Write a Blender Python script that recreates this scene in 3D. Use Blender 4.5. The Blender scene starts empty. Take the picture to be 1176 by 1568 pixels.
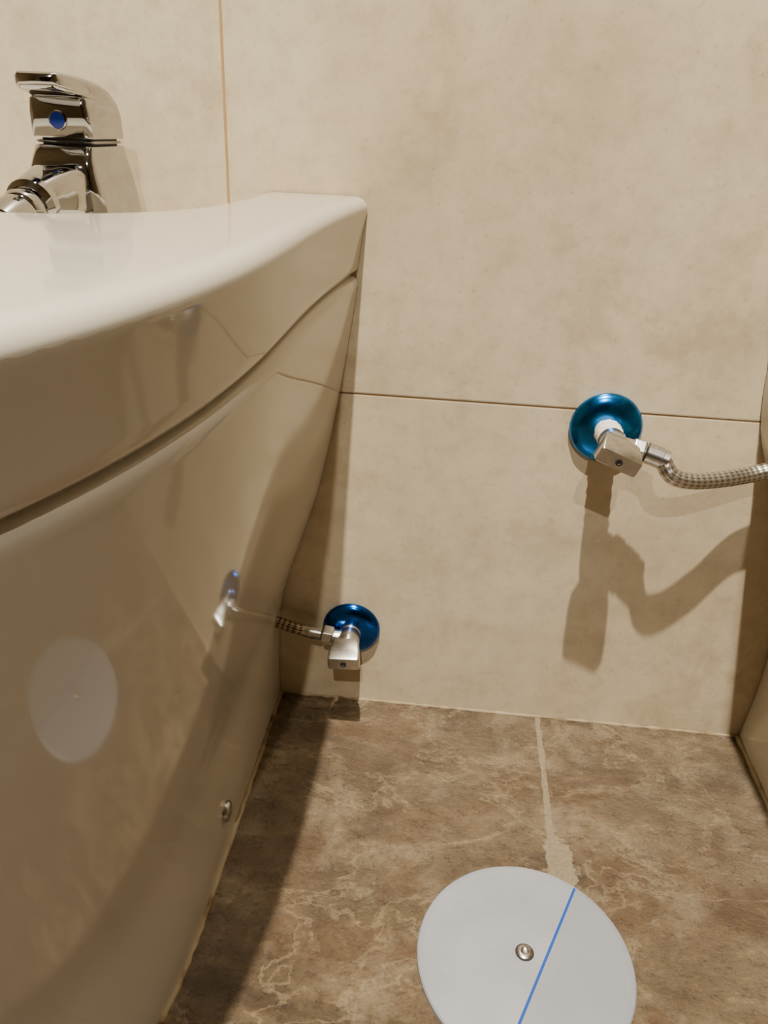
import bpy, bmesh, math, random
from mathutils import Vector, Matrix, noise
random.seed(4)
C=bpy.context
def lin(c):
    return tuple((x/12.92 if x<=0.04045 else ((x+0.055)/1.055)**2.4) for x in c)
def rgb(r,g,b): return lin((r/255,g/255,b/255))+(1,)
# ---------------------------------------------------------------- materials
class NT:
    def __init__(s,name):
        s.m=bpy.data.materials.new(name); s.m.use_nodes=True
        s.t=s.m.node_tree; s.b=s.t.nodes['Principled BSDF']
    def n(s,typ,**kw):
        nd=s.t.nodes.new(typ)
        for k,v in kw.items():
            if k.startswith('i_'):
                nd.inputs[k[2:].replace('_',' ')].default_value=v
            else: setattr(nd,k,v)
        return nd
    def l(s,a,b): s.t.links.new(a,b)
    def math(s,op,a,b=None,c=None,clamp=False):
        nd=s.t.nodes.new('ShaderNodeMath'); nd.operation=op; nd.use_clamp=clamp
        for i,v in enumerate((a,b,c)):
            if v is None: continue
            if isinstance(v,(int,float)): nd.inputs[i].default_value=v
            else: s.l(v,nd.inputs[i])
        return nd.outputs[0]
    def ramp(s,fac,stops):
        nd=s.t.nodes.new('ShaderNodeValToRGB'); e=nd.color_ramp.elements
        while len(e)<len(stops): e.new(.5)
        for i,(p,c) in enumerate(stops): e[i].position=p; e[i].color=c
        s.l(fac,nd.inputs[0]); return nd.outputs[0]
    def mix(s,fac,a,b,mode='MIX'):
        nd=s.t.nodes.new('ShaderNodeMix'); nd.data_type='RGBA'; nd.blend_type=mode
        for sock,v in ((nd.inputs[0],fac),(nd.inputs[6],a),(nd.inputs[7],b)):
            if isinstance(v,(int,float,tuple)): sock.default_value=v
            else: s.l(v,sock)
        return nd.outputs[2]
    def noise(s,vec,scale,detail=4,rough=.5,dist=0):
        nd=s.n('ShaderNodeTexNoise'); nd.inputs['Scale'].default_value=scale; nd.inputs['Detail'].default_value=detail
        nd.inputs['Roughness'].default_value=rough; nd.inputs['Distortion'].default_value=dist
        s.l(vec,nd.inputs['Vector']); return nd.outputs['Fac']
    def bump(s,h,strength,dist):
        nd=s.n('ShaderNodeBump'); nd.inputs['Strength'].default_value=strength; nd.inputs['Distance'].default_value=dist
        s.l(h,nd.inputs['Height']); s.l(nd.outputs[0],s.b.inputs['Normal'])
def simple(name,col,rough=.5,metal=0,coat=0,spec=.5,nscale=60,nvar=.06):
    k=NT(name); tc=k.n('ShaderNodeTexCoord').outputs['Object']
    f=k.noise(tc,nscale,3)
    a=tuple(min(1,c*(1-nvar)) for c in col[:3])+(1,); b=tuple(min(1,c*(1+nvar)) for c in col[:3])+(1,)
    k.l(k.ramp(f,[(.3,a),(.7,b)]),k.b.inputs['Base Color'])
    k.b.inputs['Roughness'].default_value=rough; k.b.inputs['Metallic'].default_value=metal
    k.b.inputs['Coat Weight'].default_value=coat; k.b.inputs['Coat Roughness'].default_value=.03
    k.b.inputs['Specular IOR Level'].default_value=spec
    return k.m
M_cer=simple('glazed_ceramic',rgb(204,197,183),.07,0,0,spec=.32,nscale=3,nvar=.01)
M_chrome=simple('chrome',(.45,.45,.46,1),.05,1,nvar=.02)
M_satin=simple('satin_nickel',(.68,.67,.64,1),.26,1,nscale=300,nvar=.12)
M_dark=simple('dark_gap',(.02,.018,.015,1),.6)
M_blue=simple('blue_anodised',(.0,.085,.42,1),.18,1,.3,nscale=80,nvar=.2)
M_teal=simple('teal_anodised',(.01,.19,.60,1),.22,1,.4,nscale=110,nvar=.4)
M_dot=simple('blue_enamel',rgb(20,50,150),.25)
M_tape=simple('ptfe_tape',rgb(232,224,210),.6,nscale=400,nvar=.15)
M_brass=simple('brass',(.62,.45,.25,1),.25,1)
M_wood=simple('added_door_wood',rgb(52,38,26),.4,nscale=20,nvar=.25)  # dark brown for the door added behind the camera
M_paint=simple('ceiling_paint',rgb(225,220,212),.8)
M_line=simple('blue_film_line',rgb(6,78,175),.5)

def wall_mat(name,axis='X'):
    k=NT(name); tc=k.n('ShaderNodeTexCoord').outputs['Object']
    n1=k.noise(tc,3.2,6,.55,.3); n2=k.noise(tc,16,9,.68,.4); n3=k.noise(tc,210,6,.75); n4=k.noise(tc,7.5,3,.5,.2); n5=k.noise(tc,10,7,.66,.15); n6=k.noise(tc,55,6,.7,.2)
    base=k.ramp(n1,[(.3,rgb(205,188,157)),(.5,rgb(214,199,170)),(.68,rgb(220,207,181))])
    ve=k.ramp(n2,[(.50,(0,0,0,1)),(.58,(1,1,1,1)),(.72,(.5,.5,.5,1))])
    gate=k.ramp(n4,[(.46,(0,0,0,1)),(.62,(1,1,1,1))])
    base=k.mix(k.math('MULTIPLY',k.math('MULTIPLY',ve,gate),.26),base,rgb(170,138,98))
    cl=k.ramp(n5,[(.34,(.85,.83,.80,1)),(.48,(.97,.965,.96,1)),(.64,(1.06,1.06,1.05,1))])
    base=k.mix(.85,base,cl,'MULTIPLY')
    mi=k.ramp(n6,[(.34,(.86,.84,.81,1)),(.5,(1,1,1,1)),(.64,(1.07,1.07,1.05,1))])
    base=k.mix(.7,base,mi,'MULTIPLY')
    sp=k.ramp(n3,[(.3,(.72,.69,.65,1)),(.43,(1,1,1,1)),(.6,(1,1,1,1)),(.72,(1.16,1.15,1.13,1))])
    base=k.mix(.9,base,sp,'MULTIPLY')
    xyz=k.n('ShaderNodeSeparateXYZ'); k.l(tc,xyz.inputs[0])
    def joint(sock,off,period,half):
        a=k.math('ADD',sock,-off+period*20+period/2)
        a=k.math('MODULO',a,period); a=k.math('SUBTRACT',a,period/2); a=k.math('ABSOLUTE',a)
        return k.math('LESS_THAN',a,half),a
    h,ha=joint(xyz.outputs['Z'],.274,.6,.0006)
    v,va=joint(xyz.outputs[axis],-.1517,1.2,.0009)
    base=k.mix(v,base,rgb(184,152,106)); base=k.mix(h,base,rgb(112,86,54))
    k.l(base,k.b.inputs['Base Color'])
    k.l(k.math('MULTIPLY_ADD',n2,.2,.24),k.b.inputs['Roughness'])
    d=k.math('MINIMUM',ha,va); g=k.math('DIVIDE',d,.0014,clamp=True)
    hh=k.math('MULTIPLY_ADD',n6,.35,k.math('MULTIPLY_ADD',n3,.22,g)); k.bump(hh,.35,.0012)
    return k.m
M_wall=wall_mat('beige_tile_wall'); M_wallY=wall_mat('beige_tile_wall_side','Y')

def floor_mat():
    k=NT('slate_floor_tile'); tc=k.n('ShaderNodeTexCoord').outputs['Object']
    mp=k.n('ShaderNodeMapping'); k.l(tc,mp.inputs[0]); mp.inputs['Rotation'].default_value=(0,0,math.radians(48)); mp.inputs['Scale'].default_value=(1,1.7,1)
    v=mp.outputs[0]
    n1=k.noise(v,13,10,.7,.5); n2=k.noise(v,75,10,.8,.1); n3=k.noise(tc,360,6,.75); n4=k.noise(v,9,7,.66,.4); n5=k.noise(v,7,7,.6,.7); n6=k.noise(tc,22,9,.75,.4)
    base=k.ramp(n1,[(.34,rgb(72,57,38)),(.45,rgb(94,77,54)),(.55,rgb(111,93,68)),(.66,rgb(134,116,91))])
    fi=k.ramp(n2,[(.36,(.55,.52,.47,1)),(.46,(.92,.91,.90,1)),(.55,(1.06,1.05,1.04,1)),(.64,(1.8,1.77,1.7,1))])
    base=k.mix(.85,base,fi,'MULTIPLY')
    ru=k.ramp(n4,[(.50,(0,0,0,1)),(.60,(1,1,1,1))])
    base=k.mix(k.math('MULTIPLY',ru,.42),base,rgb(92,63,32))
    du=k.ramp(n6,[(.52,(0,0,0,1)),(.62,(1,1,1,1))])
    base=k.mix(k.math('MULTIPLY',du,.36),base,rgb(160,144,118))
    ve=k.ramp(n5,[(.488,(0,0,0,1)),(.5,(1,1,1,1)),(.512,(0,0,0,1))])
    base=k.mix(k.math('MULTIPLY',k.math('MULTIPLY',ve,n2),.95),base,rgb(166,146,114))
    sp=k.ramp(n3,[(.34,(.42,.39,.36,1)),(.47,(1,1,1,1)),(.58,(1,1,1,1)),(.68,(1.8,1.76,1.7,1))])
    base=k.mix(.85,base,sp,'MULTIPLY')
    xyz=k.n('ShaderNodeSeparateXYZ'); k.l(tc,xyz.inputs[0])
    X,Y=xyz.outputs['X'],xyz.outputs['Y']
    wob=k.math('MULTIPLY_ADD',k.noise(tc,60,5,.6),.007,-.0035)
    a=k.math('ADD',X,-.097+12+.3); a=k.math('MODULO',a,.6); a=k.math('ABSOLUTE',k.math('SUBTRACT',a,.3))
    b=k.math('ADD',Y,12+.3-.01); b=k.math('MODULO',b,.6); b=k.math('ABSOLUTE',k.math('SUBTRACT',b,.3))
    dx=k.math('SUBTRACT',X,.1005); dy=k.math('ADD',Y,.150)
    e=k.math('SQRT',k.math('ADD',k.math('MULTIPLY',dx,dx),k.math('MULTIPLY',k.math('MULTIPLY',dy,dy),.12)))
    smear=k.math('LESS_THAN',k.math('ADD',e,k.math('MULTIPLY',wob,2.6)),.0095)
    j=k.math('LESS_THAN',k.math('ADD',k.math('MINIMUM',a,b),k.math('MULTIPLY',wob,.8)),.0024)
    j=k.math('MAXIMUM',j,smear)
    gc=k.ramp(n3,[(.3,rgb(128,112,88)),(.7,rgb(172,157,130))])
    base=k.mix(k.math('MULTIPLY',j,.85),base,gc)
    k.l(base,k.b.inputs['Base Color'])
    r=k.math('MULTIPLY_ADD',n2,.35,.12); r=k.math('MAXIMUM',r,k.math('MULTIPLY',j,.6)); k.l(r,k.b.inputs['Roughness'])
    h=k.math('MULTIPLY_ADD',n3,.35,k.math('MULTIPLY_ADD',n2,1.2,n1)); h=k.math('SUBTRACT',h,k.math('MULTIPLY',j,.25)); k.bump(h,.6,.003)
    k.b.inputs['Specular IOR Level'].default_value=.8
    return k.m
M_floor=floor_mat()

def hose_mat(name,c1,c2):
    k=NT(name); uv=k.n('ShaderNodeTexCoord').outputs['UV']
    xyz=k.n('ShaderNodeSeparateXYZ'); k.l(uv,xyz.inputs[0])
    U=k.math('MULTIPLY',xyz.outputs['X'],7*2*math.pi); V=k.math('MULTIPLY',xyz.outputs['Y'],2*math.pi/.0085)
    a=k.math('SINE',k.math('ADD',U,V)); b=k.math('SINE',k.math('SUBTRACT',U,V))
    f=k.math('MULTIPLY_ADD',k.math('MULTIPLY',a,b),.5,.5)
    k.l(k.ramp(f,[(.2,c1),(.6,c2)]),k.b.inputs['Base Color']); k.b.inputs['Metallic'].default_value=1; k.b.inputs['Roughness'].default_value=.32
    k.bump(f,.5,.0005); return k.m
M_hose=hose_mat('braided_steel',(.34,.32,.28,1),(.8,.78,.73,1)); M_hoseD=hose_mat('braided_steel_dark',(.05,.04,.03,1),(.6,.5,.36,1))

def film_mat():
    k=NT('white_film'); tc=k.n('ShaderNodeTexCoord').outputs['Object']
    n=k.noise(tc,40,5,.6); n3=k.noise(tc,260,2)
    xyz=k.n('ShaderNodeSeparateXYZ'); k.l(tc,xyz.inputs[0])
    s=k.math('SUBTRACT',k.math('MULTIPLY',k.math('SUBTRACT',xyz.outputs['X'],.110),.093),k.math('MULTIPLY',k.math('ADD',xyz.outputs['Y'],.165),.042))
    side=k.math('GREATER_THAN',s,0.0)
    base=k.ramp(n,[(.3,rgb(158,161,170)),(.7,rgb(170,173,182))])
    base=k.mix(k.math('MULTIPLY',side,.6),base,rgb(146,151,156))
    sp=k.ramp(n3,[(.24,(.75,.72,.68,1)),(.28,(1,1,1,1))]); base=k.mix(.5,base,sp,'MULTIPLY')
    k.l(base,k.b.inputs['Base Color']); k.b.inputs['Roughness'].default_value=.38
    k.bump(n,.1,.001); return k.m
M_film=film_mat()
def caulk_mat():
    k=NT('caulk'); tc=k.n('ShaderNodeTexCoord').outputs['Object']
    n=k.noise(tc,22,6,.6)
    k.l(k.ramp(n,[(.38,rgb(100,66,32)),(.48,rgb(160,142,110)),(.7,rgb(184,168,138))]),k.b.inputs['Base Color']); k.b.inputs['Roughness'].default_value=.6
    k.bump(n,.5,.002); return k.m
M_caulk=caulk_mat()

# ---------------------------------------------------------------- geometry helpers
def link(o,parent=None):
    C.scene.collection.objects.link(o)
    if parent: o.parent=parent
    return o
def empty(name):
    e=bpy.data.objects.new(name,None); e.empty_display_size=.02; return link(e)
def mesh_obj(name,bm,mat,parent=None,smooth=True,bevel=0,sub=0,angle=40,seg=3):
    bmesh.ops.recalc_face_normals(bm,faces=bm.faces)
    me=bpy.data.meshes.new(name); bm.to_mesh(me); bm.free()
    me.materials.append(mat)
    o=bpy.data.objects.new(name,me); link(o,parent)
    for p in me.polygons: p.use_smooth=smooth
    if smooth and sub==0:
        try: me.set_sharp_from_angle(angle=math.radians(angle))
        except Exception: pass
    if bevel:
        b=o.modifiers.new('b','BEVEL'); b.width=bevel; b.segments=seg; b.limit_method='ANGLE'; b.angle_limit=math.radians(35); b.harden_normals=False
    if sub:
        s=o.modifiers.new('s','SUBSURF'); s.levels=sub; s.render_levels=sub
    return o
def loft(name,secs,mat,parent=None,cap=True,**kw):
    bm=bmesh.new(); rows=[[bm.verts.new(p) for p in s] for s in secs]
    n=len(secs[0])
    for a,b in zip(rows,rows[1:]):
        for i in range(n): bm.faces.new((a[i],a[(i+1)%n],b[(i+1)%n],b[i]))
    if cap:
        bm.faces.new(rows[0][::-1]); bm.faces.new(rows[-1])
    return mesh_obj(name,bm,mat,parent,**kw)
def rrect(hx,hy,r,seg=5):
    pts=[]
    for cx,cy,a0 in ((hx-r,hy-r,0),(-hx+r,hy-r,90),(-hx+r,-hy+r,180),(hx-r,-hy+r,270)):
        for i in range(seg+1):
            a=math.radians(a0+90*i/seg); pts.append((cx+r*math.cos(a),cy+r*math.sin(a)))
    return pts
def frame(d):
    d=Vector(d).normalized(); up=Vector((0,0,1)) if abs(d.z)<.9 else Vector((0,1,0))
    s=d.cross(up).normalized(); u=s.cross(d).normalized(); return s,u,d
def lathe(name,o,d,prof,mat,parent=None,n=40,cap=True,nn=None,rot=0,**kw):
    s,u,d=frame(d); o=Vector(o); secs=[]
    for t,r in prof:
        secs.append([tuple(o+d*t+s*(r*math.cos(rot+2*math.pi*i/n))+u*(r*math.sin(rot+2*math.pi*i/n))) for i in range(n)])
    return loft(name,secs,mat,parent,cap,**kw)
def catmull(P,n=12):
    P=[Vector(p) for p in P]; P=[P[0]*2-P[1]]+P+[P[-1]*2-P[-2]]; out=[]
    for i in range(1,len(P)-2):
        for k in range(n):
            t=k/n; a,b,c,d=P[i-1:i+3]
            out.append(.5*((2*b)+(c-a)*t+(2*a-5*b+4*c-d)*t*t+(3*b-3*c+d-a)*t**3))
    out.append(P[-2]); return out
def tube(name,pts,r,mat,parent=None,n=20,smoothn=12,jit=0):
    P=catmull(pts,smoothn); bm=bmesh.new(); uvl=bm.loops.layers.uv.new('UVMap'); rows=[]; L=0; Ls=[]
    s=None
    for i,p in enumerate(P):
        d=(P[min(i+1,len(P)-1)]-P[max(i-1,0)]).normalized()
        if s is None: s,u,_=frame(d)
        s=(s-d*s.dot(d)).normalized(); u=d.cross(s)
        if i: L+=(p-P[i-1]).length
        Ls.append(L); rr=r*(1+jit*noise.noise(p*180))
        rows.append([bm.verts.new(p+s*rr*math.cos(2*math.pi*k/n)+u*rr*math.sin(2*math.pi*k/n)) for k in range(n)])
    for j,(a,b) in enumerate(zip(rows,rows[1:])):
        for i in range(n):
            f=bm.faces.new((a[i],a[(i+1)%n],b[(i+1)%n],b[i]))
            for lp,uv in zip(f.loops,((i/n,Ls[j]),((i+1)/n,Ls[j]),((i+1)/n,Ls[j+1]),(i/n,Ls[j+1]))): lp[uvl].uv=uv
    bm.faces.new(rows[0][::-1]); bm.faces.new(rows[-1])
    return mesh_obj(name,bm,mat,parent)
def box(name,x0,x1,y0,y1,z0,z1,mat,parent=None,bevel=0):
    bm=bmesh.new()
    v=[bm.verts.new((x,y,z)) for x in (x0,x1) for y in (y0,y1) for z in (z0,z1)]
    for f in ((0,1,3,2),(4,6,7,5),(0,4,5,1),(2,3,7,6),(0,2,6,4),(1,5,7,3)): bm.faces.new([v[i] for i in f])
    return mesh_obj(name,bm,mat,parent,smooth=bevel>0,bevel=bevel)

# ---------------------------------------------------------------- room
XL,XR,YF,ZC=-.95,1.15,-2.75,2.25
box('floor',XL-.1,XR+.1,YF-.1,.1,-.05,0,M_floor)
box('wall_back',XL-.1,XR+.1,0,.1,0,ZC,M_wall)
box('wall_left',XL-.1,XL,YF,0,0,ZC,M_wallY)
box('wall_right',XR,XR+.1,YF,0,0,ZC,M_wallY)
box('wall_front',XL-.1,XR+.1,YF-.1,YF,0,ZC,M_wall)
box('ceiling',XL-.1,XR+.1,YF-.1,.1,ZC,ZC+.05,M_paint)
tube('trim_1',[(XL+.01+i*(XR-XL-.02)/90,-.0002,.0002) for i in range(91)],.0012,M_caulk,None,n=8,smoothn=4,jit=1.3)
added_door=empty('added_door_1')  # unseen door, added to give the faucet chrome dark reflections
box('added_door_leaf',-.3,.5,YF+.002,YF+.03,.005,2.03,M_wood,added_door,bevel=.003)
box('added_door_frame_left',-.37,-.302,YF+.001,YF+.045,.001,2.10,M_wood,added_door,bevel=.003)
box('added_door_frame_right',.502,.57,YF+.001,YF+.045,.001,2.10,M_wood,added_door,bevel=.003)
box('added_door_frame_top',-.302,.502,YF+.001,YF+.045,2.035,2.10,M_wood,added_door,bevel=.003)
lathe('added_door_rose',(-.24,YF+.03,1.0),(0,1,0),[(0,.026),(.006,.026),(.008,.023)],M_satin,added_door)
tube('added_door_handle',[(-.24,YF+.036,1.0),(-.24,YF+.07,1.0),(-.225,YF+.08,1.0),(-.13,YF+.08,1.0)],.009,M_satin,added_door)

# ---------------------------------------------------------------- sanitary ware
def outline(cx,hw0,hw1,front,n,start,m=30,y0=-.0015,inset=0):
    """closed D outline, back edge at y0; hw0 at wall, hw1 after .16 m"""
    def hw(y):
        a=-y; t=min(1,a/.16); w=hw0+(hw1-hw0)*(t*(2-t))
        w-=inset
        if a>start:
            u=min(1,(a-start)/((front-inset)-start)); w*=max(0,1-u**n)**(1/n)
        return w
    ys=[]
    for i in range(10): ys.append(-start*i/10)
    for i in range(m+1):
        th=math.pi/2*i/m; ys.append(-(start+(front-inset-start)*math.sin(th)))
    R=[(cx+hw(y),y+(y0 if i==0 else 0)) for i,y in enumerate(ys)]
    Lf=[(cx-hw(y),y+(y0 if i==0 else 0)) for i,y in enumerate(ys)]
    return R+Lf[::-1][1:]
# z : (hw0,hw1,front,start)
TAB=[(-.05,(.0995,.0995,.372,.22)),(0,(.100,.100,.375,.22)),(.05,(.1,.1,.380,.22)),(.10,(.104,.103,.392,.215)),(.15,(.1185,.113,.408,.21)),(.20,(.1335,.1235,.425,.205)),(.28,(.149,.140,.447,.20)),(.357,(.160,.152,.4655,.20)),(.43,(.169,.161,.480,.20))]
TABT=[(-.05,(.1,.100,.40,.22)),(0,(.100,.100,.40,.22)),(.05,(.097,.097,.402,.22)),(.10,(.098,.098,.408,.215)),(.15,(.104,.104,.42,.21)),(.20,(.119,.1165,.435,.205)),(.27,(.1495,.1415,.453,.20)),(.357,(.158,.150,.4695,.20)),(.43,(.166,.158,.480,.20))]
def smooth_tab(z,TAB=TAB):
    for i in range(1,len(TAB)-2):
        if z<=TAB[i+1][0]+1e-9: break
    (z0,a),(z1,b),(z2,c),(z3,d)=TAB[i-1:i+3]; t=(z-z1)/(z2-z1); out=[]
    for A,B,Cc,D in zip(a,b,c,d):
        m1=(Cc-A)/(z2-z0)*(z2-z1); m2=(D-B)/(z3-z1)*(z2-z1)
        out.append((2*t**3-3*t*t+1)*B+(t**3-2*t*t+t)*m1+(-2*t**3+3*t*t)*Cc+(t**3-t*t)*m2)
    return out
def body(name,cx,parent,T):
    secs=[]
    zs=[0,.01]+[.02+.0125*i for i in range(26)]+[.34,.3465,.350]
    for z in zs:
        v=smooth_tab(z,T); secs.append([(x,y,z) for x,y in outline(cx,v[0],v[1],v[2],2.4,v[3])])
    v=smooth_tab(.352,T)
    for z,ins in ((.3530,.0010),(.3550,.0030),(.3555,.006)):
        secs.append([(x,y,z) for x,y in outline(cx,v[0],v[1],v[2],2.4,v[3],inset=ins)])
    return loft(name,secs,M_cer,parent,angle=50)

BX=-.225
bidet=empty('bidet')
body('ceramic_body',BX,bidet,TAB)
def slab(name,cx,parent,prof):
    """prof rows: z, inset, extra half width, front length; inner edge follows the tap cut-out"""
    secs=[]
    for z,ins,add,front in prof:
        out=outline(cx,.163+add,.155+add,front,2.4,.20,m=40,inset=ins)
        half=len(out)//2
        right=out[:half+1]
        inner=[]; K=26; cd=.183+ins; cw=.095+ins
        for i in range(K+1):
            th=math.pi/2*i/K
            a=cd*math.cos(th)**.55 if i<K else .0015
            w=cw*max(0,1-(a/cd)**4.2)**(1/2.1)
            inner.append((cx+w,-a))
        left=[(2*cx-x,y) for x,y in right[:-1]][::-1]
        poly=list(right)+left+[(2*cx-x,y) for x,y in inner[::-1][:-1]]+inner
        secs.append([(x,min(y,-.0012),z) for x,y in poly])
    return loft(name,secs,M_cer,parent,angle=48)
PR=[(.3575,.0035,-.0045,.470),(.3577,.0022,-.0045,.470),(.3588,.0008,-.0044,.4705),(.3605,.0001,-.0042,.471),(.365,0,-.0038,.472),(.375,0,-.0025,.475),(.385,0,-.001,.479),(.394,.0,.0006,.483),(.3975,.0001,.0011,.485),(.3990,.0005,.0012,.485),(.4005,.0012,.0012,.485),(.4018,.0023,.0012,.485),(.4029,.0037,.0012,.485),(.4037,.0055,.0012,.485),(.4041,.0075,.0012,.485),(.4042,.0105,.0012,.485)]
slab('cover_slab',BX,bidet,PR)
sp=[]
for z in (.3550,.358):
    sp.append([(x,y,z) for x,y in outline(BX,.160,.152,.466,2.4,.20,inset=.0060)])
loft('gap_spacer',sp,M_cer,bidet)
v=smooth_tab(0); o0=outline(BX,v[0]+.0005,v[1]+.0005,v[2],2.4,v[3])
bead=[(x,y,.0004) for x,y in o0[::2]]
tube('caulk_bead',bead,.0022,M_caulk,bidet,n=10,smoothn=6,jit=.6)
for sx in (1,-1):
    lathe('screw_cap_r' if sx>0 else 'screw_cap_l',(BX+sx*.0995,-.164,.033),(sx,0,0),[(0,.0072),(.0018,.0072),(.0034,.0062),(.0042,.003),(.0043,.0005)],M_satin,bidet,n=28)

# ---------------------------------------------------------------- bidet faucet
fa=empty('bidet_faucet'); FX,FY=-.2232,-.05
def zsec(hx,yb,yf,z,r): 
    hy=(yb-yf)/2; cy=(yb+yf)/2
    return [(FX+x,FY+cy+y,z) for x,y in rrect(hx,hy,r)]
loft('faucet_body',[zsec(.0235,.031,-.027,.355,.007),zsec(.0235,.031,-.027,.372,.007),zsec(.0230,.0300,-.028,.388,.006),zsec(.0215,.0285,-.030,.402,.0055),zsec(.0198,.0265,-.030,.413,.005),zsec(.0180,.0250,-.0270,.4215,.005),zsec(.0170,.0238,-.0235,.4275,.0045),zsec(.0155,.022,-.0215,.4280,.0045)],M_chrome,fa,angle=50)
loft('neck_gap',[zsec(.0145,.0210,-.0200,.427,.005),zsec(.0145,.0210,-.0200,.4325,.005)],M_dark,fa)
loft('faucet_collar',[zsec(.0162,.0230,-.0230,.4289,.005),zsec(.0168,.0238,-.0238,.4296,.005),zsec(.0162,.0230,-.0230,.4303,.005)],M_chrome,fa)
loft('faucet_head',[zsec(.0168,.0234,-.0236,.4314,.004),zsec(.0173,.0240,-.0242,.4322,.004),zsec(.0173,.0226,-.0242,.444,.004),zsec(.0165,.0200,-.0240,.4505,.004),zsec(.015,.016,-.022,.4525,.004)],M_chrome,fa,angle=50)
def ysec(y,hw,lo,hi,r=None):
    hz=(hi-lo)/2; cz=(hi+lo)/2; r=r or min(hz,hw)*.75
    return [(FX+x,FY+y,cz+zz) for x,zz in rrect(hw,hz,r)]
loft('lever',[ysec(.0222,.0135,.4390,.4425),ysec(.0195,.0158,.4410,.4490),ysec(.0150,.0170,.4430,.4535),ysec(.006,.0176,.4460,.4575),ysec(-.006,.0176,.4485,.4597),ysec(-.020,.0166,.4508,.4612),ysec(-.031,.0144,.4525,.4620),ysec(-.038,.0128,.4535,.4624),ysec(-.0418,.0118,.4543,.4622),ysec(-.0440,.0098,.4560,.4612)],M_chrome,fa,angle=60)
lathe('indicator_ring',(FX,FY-.0240,.4400),(0,-1,0),[(0,.0050),(.0010,.0050),(.0013,.0043)],M_chrome,fa,n=28)
lathe('indicator_dot',(FX,FY-.0246,.4400),(0,-1,0),[(0,.0042),(.0009,.0042),(.0011,.0034)],M_dot,fa,n=28)
def ysec2(y,hw,cz,hz,r): return [(FX+x,FY+y,cz+zz) for x,zz in rrect(hw,hz,r)]
loft('spout',[ysec2(-.012,.0155,.402,.015,.009),ysec2(-.028,.0160,.4035,.0165,.009),ysec2(-.042,.0148,.4035,.0145,.009),ysec2(-.056,.0128,.4025,.0122,.009),ysec2(-.062,.0114,.402,.0108,.009)],M_chrome,fa,angle=60)
dn=Vector((0,-1,-.28))
lathe('spout_collar',(FX,FY-.060,.402),dn,[(0,.0114),(.001,.0130),(.006,.0130),(.0075,.0114),(.009,.0104)],M_chrome,fa)
lathe('swivel_ball',(FX,FY-.068,.3995),dn,[(0,.007),(.003,.0106),(.007,.0113),(.011,.0104),(.013,.008)],M_chrome,fa)
lathe('aerator',(FX,FY-.080,.3962),dn,[(0,.0094),(.001,.0113),(.010,.0117),(.018,.0107),(.019,.0090)],M_chrome,fa)

# ---------------------------------------------------------------- toilet
TX=.364
toilet=empty('toilet')
body('ceramic_bowl',TX,toilet,TABT)
def ring_slab(name,ins,z0,z1,rnd,parent,mat=M_cer,back=.16):
    secs=[]
    for z,i in ((z0,rnd),(z0+rnd*.4,rnd*.3),(z0+rnd,0),(z1-rnd,0),(z1-rnd*.4,rnd*.3),(z1,rnd)):
        o=outline(TX,.163,.155,.47,2.4,.20,inset=ins+i)
        secs.append([(x,min(y,-back) if y>-back else y,z) for x,y in o])
    return loft(name,secs,mat,parent,angle=60)
ring_slab('rim',0,.355,.385,.005,toilet,back=.002)
ring_slab('seat',.003,.386,.400,.005,toilet,back=.17)
ring_slab('seat_lid',.001,.402,.418,.006,toilet,back=.17)
box('tank',TX-.155,TX+.155,-.155,-.002,.385,.74,M_cer,toilet,bevel=.015)
box('tank_lid',TX-.16,TX+.16,-.16,-.002,.742,.772,M_cer,toilet,bevel=.008)
lathe('flush_button',(TX,-.08,.772),(0,0,1),[(0,.024),(.004,.024),(.006,.021)],M_chrome,toilet)
vt_=smooth_tab(0,TABT); o0=outline(TX,vt_[0]+.0005,vt_[1]+.0005,vt_[2],2.4,vt_[3])
tube('caulk_bead',[(x,y,.0004) for x,y in o0[::2]],.0022,M_caulk,toilet,n=10,smoothn=6,jit=.6)

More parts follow.
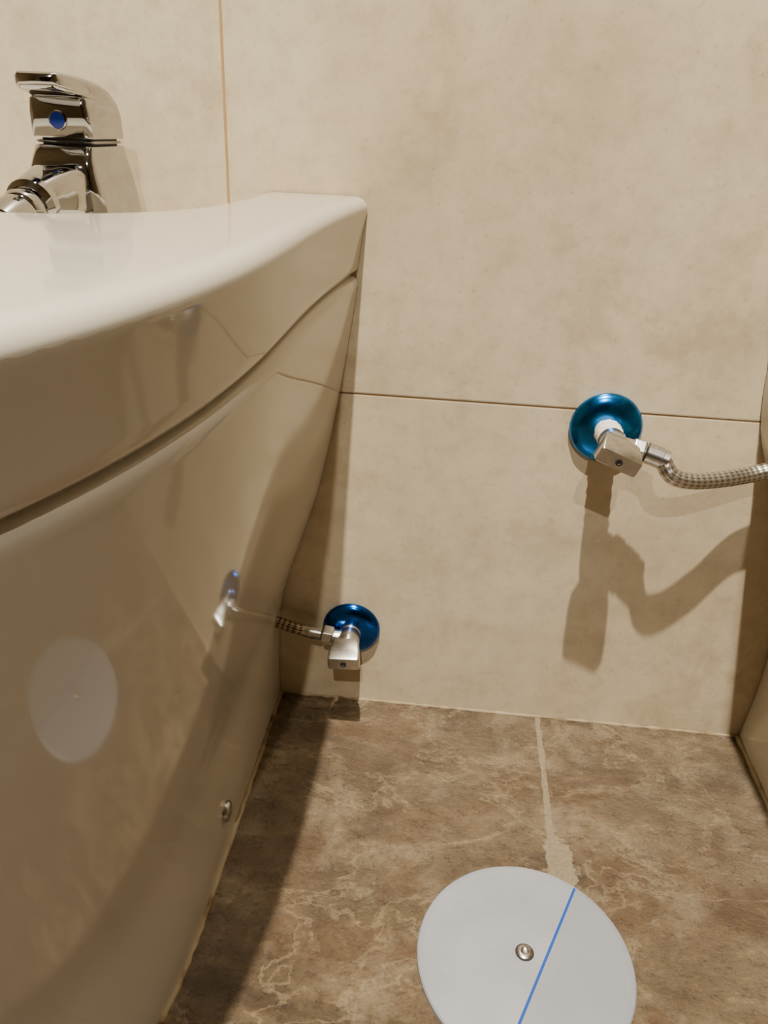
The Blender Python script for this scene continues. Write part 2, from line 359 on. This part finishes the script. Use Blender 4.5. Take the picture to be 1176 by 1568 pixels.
# ---------------------------------------------------------------- angle valves
def valve(e,x,z,R,mat,tape,hrot,odir,ext,hs):
    o=Vector((x,-.0005,z)); Y=(0,-1,0)
    lathe('escutcheon',o,Y,[(0,R*.96),(.001,R),(.0025,R*.99),(.005,R*.9),(.0068,R*.7),(.0078,R*.42),(.0078,R*.32),(.004,R*.3)],mat,e,n=64,angle=60)
    lathe('nipple',o,Y,[(0,.0062),(.020+ext,.0062)],M_satin,e)
    if tape:
        bm=bmesh.new(); n=36; rows=[]
        for j in range(17):
            t=.0065+(.015+ext)*j/16
            row=[]
            for i in range(n):
                a=2*math.pi*i/n; r=.0086+.0010*noise.noise(Vector((math.cos(a)*3,math.sin(a)*3,j*.9)))+.0005*math.sin(j*2.2+a)
                if j in(0,16): r-=.0015
                row.append(bm.verts.new((x+r*math.cos(a),-t,z+r*math.sin(a))))
            rows.append(row)
        for a,b in zip(rows,rows[1:]):
            for i in range(n): bm.faces.new((a[i],a[(i+1)%n],b[(i+1)%n],b[i]))
        bm.faces.new(rows[0]); bm.faces.new(rows[-1][::-1])
        mesh_obj('ptfe_tape_wrap',bm,M_tape,e)
    else:
        lathe('nipple_nut',o,Y,[(.006,.0082),(.007,.0088),(.0105,.0088),(.0115,.0080)],M_satin,e,n=40)
    lathe('valve_body',o,Y,[(q+ext,rr) for q,rr in ((.019,.0072),(.0205,.0088),(.030,.0092),(.033,.0085),(.035,.0075))],M_satin,e,n=40)
    lathe('stem_ring',o,Y,[(q+ext,rr) for q,rr in ((.0345,.0070),(.0355,.0078),(.0365,.0078),(.0372,.007))],M_brass,e,n=32)
    c,s_=math.cos(hrot),math.sin(hrot); secs=[]
    for t,hx,hz,dz in ((.0365,.0080,.0075,0),(.0375,.0092,.0088,0),(.042,.0108,.0088,.0),(.050,.0120,.0070,-.0008),(.0555,.0124,.0054,-.0018),(.0565,.0119,.0048,-.0018)):
        sec=[]
        for px,pz in rrect(hx*hs,hz,.0018,4):
            pz+=dz; sec.append((x+px*c-pz*s_,-t-ext,z+px*s_+pz*c))
        secs.append(sec)
    loft('handle',secs,M_satin,e,angle=30)
    lathe('handle_screw',(x+.0018*s_,-.0564-ext,z-.0018*c),Y,[(0,.0024),(.0006,.0024),(.0007,.0014),(.0002,.0010)],M_dark,e,n=20)
    od=Vector(odir).normalized(); ob=Vector((x,-.026-ext,z))
    lathe('outlet',ob,od,[(.002,.0062),(.013,.0062),(.0135,.0055)],M_satin,e,n=32)
    lathe('outlet_nut',ob,od,[(.0125,.0072),(.0135,.0082),(.0205,.0082),(.0215,.0072)],M_satin,e,n=6,angle=20,rot=.3,smooth=False,bevel=.0005)
    return ob,od
av1=empty('angle_valve'); ob1,od1=valve(av1,.111,.2625,.0252,M_teal,True,math.radians(-22),(1,-.20,-.16),.005,1.16)
av2=empty('angle_valve'); ob2,od2=valve(av2,-.064,.0745,.0237,M_blue,False,math.radians(4),(-1,.05,.10),-.0085,1.0)
def hose(name,pts,r,mat,fmat):
    e=empty(name)
    P=[Vector(p) for p in pts]
    tube('braid',pts,r,mat,e,n=32,smoothn=14)
    d=(P[1]-P[0]).normalized()
    lathe('ferrule',P[0]-d*.0005,d,[(0,.0048),(.0008,r*1.28),(.011,r*1.28),(.0115,r*1.18),(.015,r*1.2),(.0155,r)],fmat,e,n=28)
    return e
p0=ob1+od1*.0222
h1=hose('water_supply_hose',[p0,p0+od1*.010+Vector((0,0,-.001)),(.150,-.042,.2470),(.163,-.041,.2435),(.185,-.034,.2435),(.212,-.024,.2465),(.245,-.026,.262),(.262,-.05,.31),(.265,-.07,.352)],.0056,M_hose,M_satin)
p0=ob2+od2*.0222
h2=hose('water_supply_hose',[p0,p0+od2*.012,(-.108,-.0185,.0815),(-.124,-.018,.086),(-.15,-.018,.094)],.0045,M_hoseD,M_satin)

# ---------------------------------------------------------------- drain cover
dr=empty('floor_drain_cover'); DC=Vector((.0725,-.2213,0)); R=.0645
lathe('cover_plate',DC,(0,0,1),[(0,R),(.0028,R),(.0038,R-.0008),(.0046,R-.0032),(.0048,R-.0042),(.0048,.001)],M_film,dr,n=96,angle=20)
SC=(DC.x-.0003,DC.y+.0025)
lathe('screw_recess',(SC[0],SC[1],.0045),(0,0,1),[(0,.0056),(.0005,.0056),(.0006,.0045)],M_dark,dr,n=32)
lathe('screw',(SC[0],SC[1],.0046),(0,0,1),[(0,.0046),(.0010,.0046),(.0015,.0038),(.0016,.0026),(.0010,.0020),(.0008,.0008)],M_satin,dr,n=32)
a=Vector((.110,-.165)); b=Vector((.068,-.258)); d=(b-a).normalized(); n_=Vector((-d.y,d.x))*.0008
cpt=Vector((DC.x,DC.y)); q=a-cpt; B=q.dot(d); Cc=q.dot(q)-(R-.0025)**2; disc=math.sqrt(B*B-Cc)
A0=a+d*(-B-disc); A1=a+d*(-B+disc)
bm=bmesh.new()
lo=[A0-n_,A1-n_,A1+n_,A0+n_]; vb=[bm.verts.new((p.x,p.y,.0046)) for p in lo]; vt=[bm.verts.new((p.x,p.y,.00495)) for p in lo]
bm.faces.new(vt); bm.faces.new(vb[::-1])
for i in range(4): bm.faces.new((vb[i],vb[(i+1)%4],vt[(i+1)%4],vt[i]))
mesh_obj('printed_line',bm,M_line,dr,smooth=False)

# ---------------------------------------------------------------- lights
def downlight(x,y,power,col,rad,target,size):
    e=empty('ceiling_downlight'); 
    lathe('bezel',(x,y,ZC),(0,0,-1),[(0,.045),(.004,.045),(.006,.042),(.006,.036),(-.0,.034)],M_satin,e,n=40,cap=False)
    L=bpy.data.lights.new('lamp','SPOT'); L.energy=power; L.color=col; L.shadow_soft_size=rad; L.spot_size=math.radians(size); L.spot_blend=.8
    o=bpy.data.objects.new('lamp',L); o.location=(x,y,ZC-.045); link(o,e)
    o.rotation_mode='QUATERNION'; o.rotation_quaternion=(Vector(target)-Vector(o.location)).to_track_quat('-Z','Y')
downlight(-.035,-.66,350,(1,.91,.755),.016,(.0,-.24,0),66)
downlight(.03,-2.1,105,(1,.92,.80),.022,(.10,0,.60),48)
W=bpy.data.worlds.new('World'); C.scene.world=W; W.use_nodes=True
W.node_tree.nodes['Background'].inputs[0].default_value=(1,.85,.68,1); W.node_tree.nodes['Background'].inputs[1].default_value=.05

# ---------------------------------------------------------------- camera
th,ps,ro=math.radians(26.28),math.radians(4.53),math.radians(2.63)
fh=Vector((-math.sin(ps),math.cos(ps),0)); Z=Vector((0,0,1))
w=math.cos(th)*fh-math.sin(th)*Z; r0=Vector((math.cos(ps),math.sin(ps),0)); u0=math.sin(th)*fh+math.cos(th)*Z
r=r0*math.cos(ro)+u0*math.sin(ro); u=-r0*math.sin(ro)+u0*math.cos(ro)
cam=bpy.data.cameras.new('camera'); co=bpy.data.objects.new('camera',cam); link(co)
M=Matrix((( r.x,u.x,-w.x,0),(r.y,u.y,-w.y,-.5257),(r.z,u.z,-w.z,.4427),(0,0,0,1))); co.matrix_world=M
cam.sensor_fit='VERTICAL'; cam.sensor_height=36; cam.lens=36*1208/1600; cam.clip_start=.01
C.scene.camera=co
